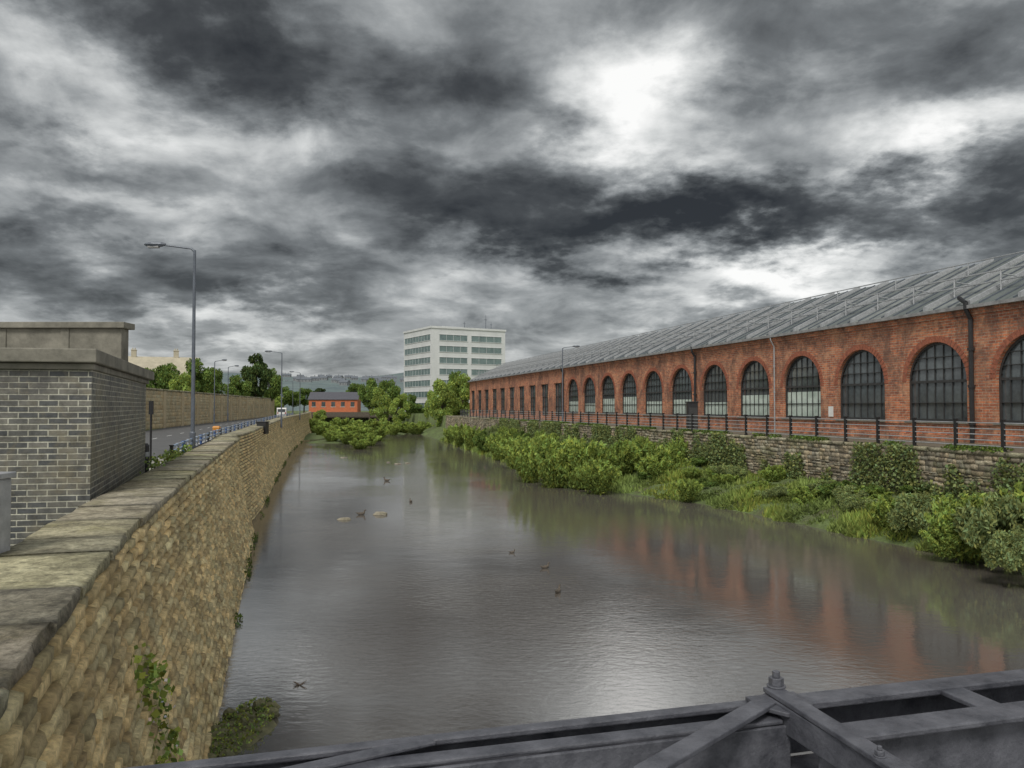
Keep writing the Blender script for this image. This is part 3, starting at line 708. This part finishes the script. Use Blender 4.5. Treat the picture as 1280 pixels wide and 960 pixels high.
for k,px,d,top,z0,wpx in [(2,553,176,474,.3,44),(2,575,182,468,1.5,46),(0,572,190,466,1,44),(2,541,196,488,.5,28),
    (0,462,220,474,1,36),(0,486,226,476,1,40),(2,476,218,484,1,34),(2,500,216,492,.5,32),(0,380,270,486,3.6,34),(0,444,262,480,3.6,30),(0,513,228,494,.5,30),
    (1,320,172,444,3.6,56),(0,338,190,462,3.6,40),(0,246,128,450,3.6,54),(0,268,140,462,3.6,38),(0,208,120,456,3.6,50),(2,226,112,466,3.6,40),(0,185,118,462,3.6,40),
    (0,297,160,470,3.6,40),(2,400,200,512,.2,24),(0,524,232,506,1,34),(0,300,260,478,3.6,60),(0,510,262,498,3.6,40),(0,355,245,484,3.6,34),(0,366,252,490,3.6,28),(2,345,215,492,3.6,24),(1,400,290,486,3.6,40)]:
    place(k,px,d,H+(508-top)/1000*d,z0,wpx)
# ---------------------------------------------------------------- shrubs
def shrub_proto(kind,nl):
    h=3.0
    if kind=='willow':
        P_=[];cb=[]
        for k in range(46):
            a=rng.uniform(0,6.28); sp=rng.uniform(.1,1.0)**.7*1.5; ln=rng.uniform(.6,1)*h
            top=np.array([math.cos(a)*sp,math.sin(a)*sp,ln*(1-.22*sp)])
            m=nl//46; t=rng.uniform(.05,1,m)
            base=np.array([math.cos(a)*sp*.3,math.sin(a)*sp*.3,0])
            bend=np.array([math.cos(a),math.sin(a),-.4])*.35
            q=base+(top-base)*t[:,None]+bend*(t**2.5)[:,None]+rng.normal(size=(m,3))*(.06+.12*(1-t))[:,None]
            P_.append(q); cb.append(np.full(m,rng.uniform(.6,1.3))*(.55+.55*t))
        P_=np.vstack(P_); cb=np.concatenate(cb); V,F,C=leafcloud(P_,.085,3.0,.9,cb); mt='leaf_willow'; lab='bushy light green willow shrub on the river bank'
    elif kind=='round':
        c,rr=clumps(24,1.35,1.35,.9,1.15,.25,.55); P_,cb=cloudpts(c,rr,nl); P_[:,2]=np.abs(P_[:,2]); V,F,C=leafcloud(P_,.13,1.5,.2,cb); mt='leaf_tree'; lab='rounded green shrub growing on the river bank'
    else:
        c,rr=clumps(36,1.5,1.5,1.0,1.1,.12,.4); P_,cb=cloudpts(c,rr,nl,1.2); P_=P_+rng.normal(0,.07,P_.shape); P_[:,2]=np.abs(P_[:,2]); V,F,C=leafcloud(P_,.08,2.6,.9,cb); mt='leaf_dusty'; lab='pale dusty green buddleia shrub on the bank'
    o=npmesh('shrub',V,F,mt,C); return tag(o,lab,'shrub')
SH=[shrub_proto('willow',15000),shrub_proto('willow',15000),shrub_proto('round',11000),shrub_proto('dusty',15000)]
usd=set()
def shrub(k,x,y,z,w,h):
    mm=Matrix.Translation((x,y,z))@Matrix.Rotation(rng.uniform(0,6),4,'Z')@Matrix.Diagonal((w/3.4,w/3.4,h/3,1))
    if k in usd: n=SH[k].copy(); COL.objects.link(n); n.matrix_world=mm
    else: SH[k].matrix_world=mm; usd.add(k)
def sh(k,px,basey,topy,wpx,z0=.3):
    d=(H-z0)*1000/(basey-508); x=(px-640)/1000*d; shrub(k,x,d,z0,wpx/1000*d,(basey-topy)/1000*d)
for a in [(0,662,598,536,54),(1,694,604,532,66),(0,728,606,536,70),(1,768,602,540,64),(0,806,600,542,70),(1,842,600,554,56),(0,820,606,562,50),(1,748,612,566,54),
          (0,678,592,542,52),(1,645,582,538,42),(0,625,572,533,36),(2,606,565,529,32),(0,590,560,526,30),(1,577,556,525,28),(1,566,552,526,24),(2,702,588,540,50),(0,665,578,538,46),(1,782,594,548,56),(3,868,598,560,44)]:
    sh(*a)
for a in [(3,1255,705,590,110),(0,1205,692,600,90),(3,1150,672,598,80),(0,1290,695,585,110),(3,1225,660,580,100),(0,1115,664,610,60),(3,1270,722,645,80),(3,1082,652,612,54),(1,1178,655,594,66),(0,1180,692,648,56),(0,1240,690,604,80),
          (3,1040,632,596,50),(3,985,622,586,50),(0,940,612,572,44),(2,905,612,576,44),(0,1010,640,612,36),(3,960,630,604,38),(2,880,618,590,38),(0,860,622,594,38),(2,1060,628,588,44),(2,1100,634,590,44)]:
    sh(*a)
for i in range(96):
    y=rng.uniform(30,150) if i<45 else rng.uniform(30,66); t=rng.uniform(.4,.98); x=xR(y)+(xW(y)-xR(y))*t; shrub(int(rng.choice([0,2,2,3,1])),x,y,bank(t)-.1,rng.uniform(1.0,2.4),rng.uniform(.5,1.4)*(1 if y<60 else 1.9))
for a in [(0,445,552,528,50),(1,470,550,530,34),(0,425,548,528,36),(1,405,545,524,30),(0,395,540,520,30),(0,462,556,538,28),(1,435,554,536,26),(0,505,541,524,34),(1,520,542,526,28),(0,480,541,524,26),(0,492,543,528,20),(1,450,560,546,30),(0,415,552,536,24),(0,530,540,524,24),(1,460,543,520,40),(0,430,540,518,36)]:
    sh(a[0],a[1],a[2],a[3],a[4],.15)
def blob(name,cx,cy,rx,ry,h,mat,lab,cat):
    V=[(cx,cy,h)];F=[];n=28
    for k,(rr,zz) in enumerate(((.6,h*.8),(1.0,-.1))):
        for i in range(n):
            a=2*math.pi*i/n; q=rr*(1+.18*math.sin(3*a+cx)+.1*math.sin(7*a)); V.append((cx+rx*q*math.cos(a),cy+ry*q*math.sin(a),zz))
    b=MB(); b.add(V,[(0,1+i,1+(i+1)%n) for i in range(n)]+[(1+i,1+n+i,1+n+(i+1)%n,1+(i+1)%n) for i in range(n)]); o=b.obj(name,mat,smooth=True); tag(o,lab,cat,kind='structure')
blob('gravel_bank',-29,140,6,12,.3,'ground','low vegetated gravel bank in the river','gravel bank')
blob('gravel_bank',-27,175,5,9,.3,'ground','low vegetated gravel bank in the river','gravel bank')
blob('gravel_bank',-40,165,5,26,.4,'ground','low vegetated gravel bank below the river wall','gravel bank')
blob('gravel_bank',-5.0,14.9,.6,1.5,.10,'mossrock','small mossy ledge at the foot of the river wall','ledge')
# ---------------------------------------------------------------- grass on bank
n=80000
y=22+rng.uniform(0,1,n)**1.6*120; t=rng.uniform(-.02,1,n); t=np.clip(t,-.01,1)
xr=np.interp(y,RY,RX)+.35*np.sin(y*1.3)+.2*np.sin(y*3.7); xw=30-.26*y; x=xr+(xw-xr)*t; z=.03+1.55*np.clip(t,0,1)**.8
patch=np.sin(x*1.3+y*.7)*np.sin(x*.5-y*.9)
ht=rng.uniform(.06,.24,n)*(1+.7*patch)*(1+y/120)
wd=rng.uniform(.02,.05,n)*(1+y/40)
a=rng.uniform(0,6.28,n); dx=np.cos(a)*wd; dy=np.sin(a)*wd; lx=rng.normal(0,.12,n); ly=rng.normal(0,.12,n)
V=np.stack([np.stack([x-dx,y-dy,z-.05],1),np.stack([x+dx,y+dy,z-.05],1),np.stack([x+lx,y+ly,z+ht],1)],1).reshape(-1,3)
p2=np.sin(x*.9-y*.4+1)*.5+.5
br_=rng.uniform(.5,1.25,n)*(1+.4*patch); hu=rng.uniform(-.1,.3,n)*p2; C=np.repeat(np.stack([br_*(1+hu),br_,br_*(.8+.3*(1-p2)),np.ones(n)],1),3,0)
o=npmesh('bank_grass',V,np.arange(3*n).reshape(n,3),'grass',C); tag(o,'rough green grass and weeds covering the bank','grass',kind='stuff')
def wallivy(fn,n,lab,mat='leaf_tree',size=.13,name='ivy'):
    P_,cb=fn(n); V,F,C=leafcloud(P_,size,1.1,0,cb); o=npmesh(name,V,F,mat,C); tag(o,lab,'climbing plant',kind='stuff')
def f1(n):
    y=rng.uniform(28,125,n*3); zz=rng.uniform(1.2,4.1,n*3); m=(np.sin(y*.8)+np.sin(y*.33+1)+np.sin(y*2.1)*.7+np.sin(y*5)*.4+(3.0-zz)*1.1+np.clip((y-50)*.03,0,1.4))>.3
    y=y[m][:n]; zz=zz[m][:n]; k=len(y); return np.stack([30-.26*y-rng.uniform(.1,.5,k),y,zz],1),rng.uniform(.4,1.1,k)
wallivy(f1,52000,'green weeds and ivy hanging on the retaining wall',mat='leaf_dusty')
def f1b(n):
    y=rng.uniform(28,130,n*3); m=(np.sin(y*1.1)+np.sin(y*.53+1)+np.sin(y*3.1)*.7)>.2; y=y[m][:n]; k=len(y)
    return np.stack([30-.26*y+rng.uniform(-.15,.5,k),y,4.0+rng.uniform(0,.35,k)**1.4],1),rng.uniform(.5,1.2,k)
wallivy(f1b,9000,'weeds growing along the top of the retaining wall',mat='leaf_tree',size=.1,name='wall_top_weeds')
def boff(zz): return BAT*(ZC-zz)**2/(ZC+.3)
def f2(n):
    c=rng.integers(0,7,n); cy=np.array([9.6,10.1,10.6,10.9,9.9,10.4,11.2])[c]; cz=np.array([2.75,2.3,1.9,1.4,1.7,2.6,2.2])[c]
    y=cy+rng.normal(0,.13,n); zz=cz+rng.normal(0,.16,n)
    x=np.interp(y,LY,LX)+boff(zz)+rng.uniform(.05,.24,n); return np.stack([x,y,zz],1),rng.uniform(.6,1.3,n)
wallivy(f2,300,'sparse leafy weed rooted in the river wall face',size=.085,mat='leaf_willow')
P_,cb=f2(40); V,F,C=leafcloud(P_+np.array([.1,-.03,-.3]),.045,1,0,cb); o=npmesh('wall_flowers',V,F,'flower',C); tag(o,'small pale flowers among wall weeds','flowers',kind='stuff')
def f3(n):
    a=rng.uniform(0,6.28,n); r=rng.uniform(0,1,n)**.5; return np.stack([-5.0+.5*r*np.cos(a),14.9+1.4*r*np.sin(a),.12+rng.uniform(0,.10,n)*(1-r*.6)],1),rng.uniform(.6,1.3,n)
wallivy(f3,700,'low green plants on the ledge at the wall foot',mat='grass',size=.05,name='ledge_plants')
def f4(n):
    k=rng.integers(0,4,n); cx=np.array([20.5,22.6,24,27.])[k]; y=cx+rng.normal(0,.35,n); x=np.interp(y,LY,LX)-1.15+rng.normal(0,.12,n); return np.stack([x,y,3.7+rng.uniform(0,1.0,n)],1),rng.uniform(.6,1.3,n)
wallivy(f4,1600,'weeds growing behind the coping and abutment',mat='grass',size=.07,name='footway_weeds')
def f5(n):
    y=20+rng.uniform(0,1,n)**1.3*120; k=np.sin(y*.9)+np.sin(y*.37+2)+np.sin(y*2.3)*.6>.5; y=y[k]; m=len(y)
    return np.stack([np.interp(y,LY,LX)+.80+rng.uniform(-.05,.2,m),y,rng.uniform(-.02,.2,m)],1),rng.uniform(.4,1.0,m)
wallivy(f5,4000,'moss and low weeds along the foot of the river wall',mat='leaf_tree',size=.07,name='wall_foot_weeds')
# ---------------------------------------------------------------- rocks
def rock(x,y,rx,ry,rz,z=0,lab='flat wet stone lying in the shallow river',mat='rock'):
    V=[];F=[];nu,nv=12,6
    for j in range(nv+1):
        for i in range(nu):
            a=2*math.pi*i/nu; ph=math.pi*j/nv; q=1+rng.uniform(-.15,.15)*(0<j<nv); V.append((rx*q*math.sin(ph)*math.cos(a),ry*q*math.sin(ph)*math.sin(a),rz*math.cos(ph)*q))
    for j in range(nv):
        for i in range(nu): a=j*nu+i; c=j*nu+(i+1)%nu; F.append((a,c,c+nu,a+nu))
    b=MB(); b.add(V,F); o=b.obj('rock',mat); o.location=(x,y,z); tag(o,lab,'rock',group='stones in the river')
for px,py,w_,h_ in((431,649,.38,.1),(476,643,.42,.16),(498,580,.4,.08),(510,579,.3,.07),(486,578,.2,.07),(430,572,.4,.07)):
    d=6000/(py-508); rock((px-640)/1000*d,d,w_,w_*.6,h_,.02)
for i in range(34):
    rock(-5.0+rng.uniform(-.5,.45),14.8+rng.uniform(-1.6,1.5),rng.uniform(.06,.2),rng.uniform(.06,.17),rng.uniform(.05,.13),.08,'mossy broken stone on the ledge below the river wall','mossrock')
# ---------------------------------------------------------------- ducks
def duck():
    path=[(-.30,.15,.005,.005),(-.26,.14,.03,.02),(-.18,.10,.075,.05),(-.06,.07,.105,.08),(.07,.07,.10,.085),(.15,.10,.07,.075),(.18,.16,.04,.045),(.19,.21,.032,.035),(.205,.255,.04,.042),(.24,.27,.038,.036),(.27,.262,.02,.016),(.31,.25,.018,.008),(.325,.248,.004,.004)]
    b=MB(); n=10; vs=[]
    for i,(x,z,wy,wz) in enumerate(path):
        p=path[max(i-1,0)];q=path[min(i+1,len(path)-1)]; dx=q[0]-p[0];dz=q[1]-p[1]; l=math.hypot(dx,dz); nx,nz=-dz/l,dx/l
        for k in range(n):
            a=2*math.pi*k/n; vs.append((x+nx*wz*math.sin(a),wy*math.cos(a),z+nz*wz*math.sin(a)))
    b.add(vs,[(n*i+k,n*i+(k+1)%n,n*i+n+(k+1)%n,n*i+n+k) for i in range(len(path)-1) for k in range(n)])
    return b.obj('duck','duck',smooth=True)
dk=duck(); first=True
for px,py,rot,sc in((452,643,.3,1.0),(484,601,2.8,1.1),(697,739,1.2,.8),(681,709,.5,.75),(514,627,2.,.8),(640,690,.2,.5)):
    d=6000/(py-508); mm=Matrix.Translation(((px-640)/1000*d,d,-.01))@Matrix.Rotation(rot,4,'Z')@Matrix.Scale(sc,4)
    q=dk if first else dk.copy()
    if not first: COL.objects.link(q)
    q.matrix_world=mm; first=False; tag(q,'small brown duck floating on the river','duck',group='ducks on the river')
b=MB(); d=6000/(853-508); x0=(377-640)/1000*d
for i in range(9):
    a=rng.uniform(0,6.28); l=rng.uniform(.1,.26); b.cyl((x0,d,0),(x0+l*math.cos(a),d+l*.5*math.sin(a),rng.uniform(.02,.1)),.016,.005,5)
o=b.obj('driftwood','bark'); tag(o,'dark twiggy branch snagged in the shallow water','branch')
# ---------------------------------------------------------------- foreground bridge girder
ud=Vector((.964,.265,0)).normalized(); bf=empty('bridge_girder',mat=frame((-.97,1.77,5.2),ud)); tag(bf,'dark blue grey painted steel girder with flat bracing and bolts','bridge girder')
b=MB(); b.bar((-1.6,-.018,0),(1.68,-.022,0),.036,.016); b.bar((1.68,-.036,.0),(6.5,-.036,.0),.075,.02); b.box(-1.6,6.5,-.012,-.002,-.16,-.021); b.obj('outer_chord','steel',bf,bevel=.004)
b=MB(); b.box(-.4,6.5,-.12,-.015,-.175,-.162); b.obj('lower_flange','steel',bf,bevel=.003)
b=MB(); b.bar((1.72,-.245,-.004),(6.5,-.245,-.004),.09,.016); b.box(1.72,6.5,-.25,-.24,-.9,-.022); b.obj('inner_chord','steel',bf,bevel=.004)
b=MB(); b.bar((-.4,-.092,-.012),(1.70,-.105,-.012),.05,.012); b.box(-.4,1.72,-.132,-.122,-.9,-.026); b.obj('side_rail','steel',bf,bevel=.004)
for sx in (2.29,2.95,3.6,4.3): b=MB(); b.bar((sx,-.02,-.006),(sx,-.24,-.006),.08,.014); b.obj('cross_bar','steel',bf,bevel=.003)
b=MB(); b.bar((1.75,-.03,.019),(1.2,-.36,.019),.055,.014); b.box(1.2,1.21,-.36,-.34,-.3,0); b.obj('brace','steel',bf,bevel=.003)
b=MB(); b.bar((1.735,-.02,.036),(1.715,-.62,.036),.05,.014); b.box(1.705,1.713,-.6,-.05,-.05,.02); b.obj('brace','steel',bf,bevel=.003)
b=MB(); b.bar((.80,-.03,-.001),(.42,-.12,-.001),.04,.010); b.obj('brace','steel',bf,bevel=.003)
b=MB(); b.prism([(1.66,-.012),(1.81,-.012),(1.81,-.10),(1.77,-.15),(1.70,-.15),(1.66,-.09)],.001,.012); b.obj('gusset_plate','steel',bf,bevel=.002)
def bolt(x,y,z,s):
    r=MB(); r.cyl((x,y,z),(x,y,z+.006*s),.03*s,n=20); r.cyl((x,y,z+.006*s),(x,y,z+.03*s),.024*s,n=6); r.cyl((x,y,z+.03*s),(x,y,z+.05*s),.012*s,n=12); r.obj('bolt','steel',bf,bevel=.0015)
bolt(1.745,-.03,.036,.85); bolt(1.71,-.47,.036,.45)
dk_=empty('bridge_deck',mat=frame((-.97,1.77,4.0),ud)); b=MB(); b.box(-.2,26,-7,-.42,-.4,.2); b.obj('deck_slab','asphalt',dk_)
b=MB(); b.box(-.2,26,-.42,-.3,-.6,.25); b.obj('edge_beam','steel',dk_); tag(dk_,'road bridge deck the view is taken from','bridge')
# ---------------------------------------------------------------- camera
cam=bpy.data.cameras.new('cam'); co=bpy.data.objects.new('camera',cam); COL.objects.link(co); S.camera=co
cam.sensor_width=36; cam.lens=36*1000/1280; cam.clip_end=9000; cam.clip_start=.05
co.location=(0,0,H); co.rotation_euler=(math.radians(90+1.6),0,0)
# ---------------------------------------------------------------- light
sun_el=math.radians(50); az=math.radians(200)
sl_=bpy.data.lights.new('sun','SUN'); sl_.energy=2.1; sl_.angle=math.radians(16); sl_.color=(1,.96,.89); so=bpy.data.objects.new('sun',sl_); COL.objects.link(so)
dv=Vector((math.sin(az)*math.cos(sun_el),math.cos(az)*math.cos(sun_el),math.sin(sun_el))); so.rotation_euler=dv.to_track_quat('Z','Y').to_euler()
wd_=bpy.data.worlds.new('World'); S.world=wd_; wd_.use_nodes=True; nt=wd_.node_tree; nt.nodes.clear()
out=nt.nodes.new('ShaderNodeOutputWorld'); bg1=nt.nodes.new('ShaderNodeBackground'); bg2=nt.nodes.new('ShaderNodeBackground'); mx=nt.nodes.new('ShaderNodeMixShader')
sky=nt.nodes.new('ShaderNodeTexSky'); sky.sky_type='NISHITA'; sky.sun_disc=False; sky.sun_elevation=sun_el; sky.sun_rotation=az
nt.links.new(sky.outputs[0],bg1.inputs[0]); bg1.inputs[1].default_value=.1
tcw=nt.nodes.new('ShaderNodeTexCoord').outputs['Generated']
def vm(op,a,b=None):
    n=nt.nodes.new('ShaderNodeVectorMath'); n.operation=op
    for i,x in enumerate((a,b)):
        if x is None: continue
        if isinstance(x,tuple): n.inputs[i].default_value=x
        elif isinstance(x,float): n.inputs[3].default_value=x
        else: nt.links.new(x,n.inputs[i])
    return n
Dn=vm('NORMALIZE',tcw).outputs[0]
sep=nt.nodes.new('ShaderNodeSeparateXYZ'); nt.links.new(Dn,sep.inputs[0])
zpos=math_(nt,'MAXIMUM',sep.outputs[2],0.0)
zc=math_(nt,'ADD',zpos,.26)
cmb=nt.nodes.new('ShaderNodeCombineXYZ'); nt.links.new(math_(nt,'DIVIDE',sep.outputs[0],zc),cmb.inputs[0]); nt.links.new(math_(nt,'DIVIDE',sep.outputs[1],zc),cmb.inputs[1])
cv=cmb.outputs[0]
nA=noise(nt,cv,1.5,3,.5,.2); nB=noise(nt,cv,4.0,9,.58,.3)
nw=nt.nodes.new('ShaderNodeTexNoise'); nw.inputs['Scale'].default_value=2.8; nw.inputs['Detail'].default_value=7; nw.inputs['Roughness'].default_value=.6; nt.links.new(cv,nw.inputs['Vector'])
wc=vm('SCALE',vm('SUBTRACT',nw.outputs[1],(.5,.5,.5)).outputs[0],.25).outputs[0]
Dw=vm('ADD',Dn,wc).outputs[0]
val=math_(nt,'ADD',math_(nt,'MULTIPLY',math_(nt,'SUBTRACT',nA,.5),.5),math_(nt,'MULTIPLY',math_(nt,'SUBTRACT',nB,.5),.95))
val=math_(nt,'ADD',val,.525)
for px,py,wx,wz,a_ in [(800,135,110,75,.50),(865,215,70,50,.28),(690,80,80,50,.12),(960,335,135,44,.5),(840,385,90,25,.24),(1165,190,90,48,.36),(1060,130,150,60,.08),(90,110,150,50,.2),(360,200,100,45,.26),(290,405,120,26,.22),(560,335,120,40,.16),(170,245,160,30,.12),
                    (400,85,250,55,-.36),(620,235,260,55,-.36),(800,285,240,45,-.38),(1050,255,200,36,-.28),(100,335,250,50,-.28),(1250,270,130,50,-.26),(1010,55,240,40,-.14),(420,345,120,30,-.16),(60,190,160,36,-.14),(1240,60,150,50,-.16),(690,310,190,34,-.24),(150,30,160,40,-.12)]:
    dd=Vector(((px-640)/1000,1,(508-py)/1000)); L_=dd.length; dd=dd/L_
    wx=wx*1.35/1000/L_; wz=wz*1.35/1000/L_
    df=vm('MULTIPLY',vm('SUBTRACT',Dw,tuple(dd)).outputs[0],(1/wx,1/max(wx,.3),1/wz)).outputs[0]
    ln=nt.nodes.new('ShaderNodeVectorMath'); ln.operation='LENGTH'; nt.links.new(df,ln.inputs[0])
    mr=nt.nodes.new('ShaderNodeMapRange'); mr.interpolation_type='SMOOTHSTEP'; nt.links.new(ln.outputs['Value'],mr.inputs[0])
    mr.inputs[1].default_value=0; mr.inputs[2].default_value=1.2; mr.inputs[3].default_value=a_; mr.inputs[4].default_value=0
    val=math_(nt,'ADD',val,mr.outputs[0])
def addrange(src,f0,f1,t0_,t1_):
    global val
    mr=nt.nodes.new('ShaderNodeMapRange'); mr.interpolation_type='SMOOTHSTEP'; nt.links.new(src,mr.inputs[0])
    mr.inputs[1].default_value=f0; mr.inputs[2].default_value=f1; mr.inputs[3].default_value=t0_; mr.inputs[4].default_value=t1_
    val=math_(nt,'ADD',val,mr.outputs[0])
addrange(sep.outputs[1],-.3,.45,.34,0.0)   # unseen sky behind the viewer brightened, added to light the facades
addrange(zpos,0.0,.14,.12,0.0)             # paler horizon
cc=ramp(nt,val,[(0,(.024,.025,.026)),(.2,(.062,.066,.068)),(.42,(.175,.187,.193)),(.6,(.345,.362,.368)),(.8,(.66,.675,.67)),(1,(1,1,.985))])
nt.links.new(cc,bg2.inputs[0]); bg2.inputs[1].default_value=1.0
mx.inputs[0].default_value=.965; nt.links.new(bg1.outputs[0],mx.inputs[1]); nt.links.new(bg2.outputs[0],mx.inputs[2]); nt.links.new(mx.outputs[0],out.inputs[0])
S.view_settings.view_transform='Standard'; S.view_settings.look='None'; S.view_settings.exposure=0
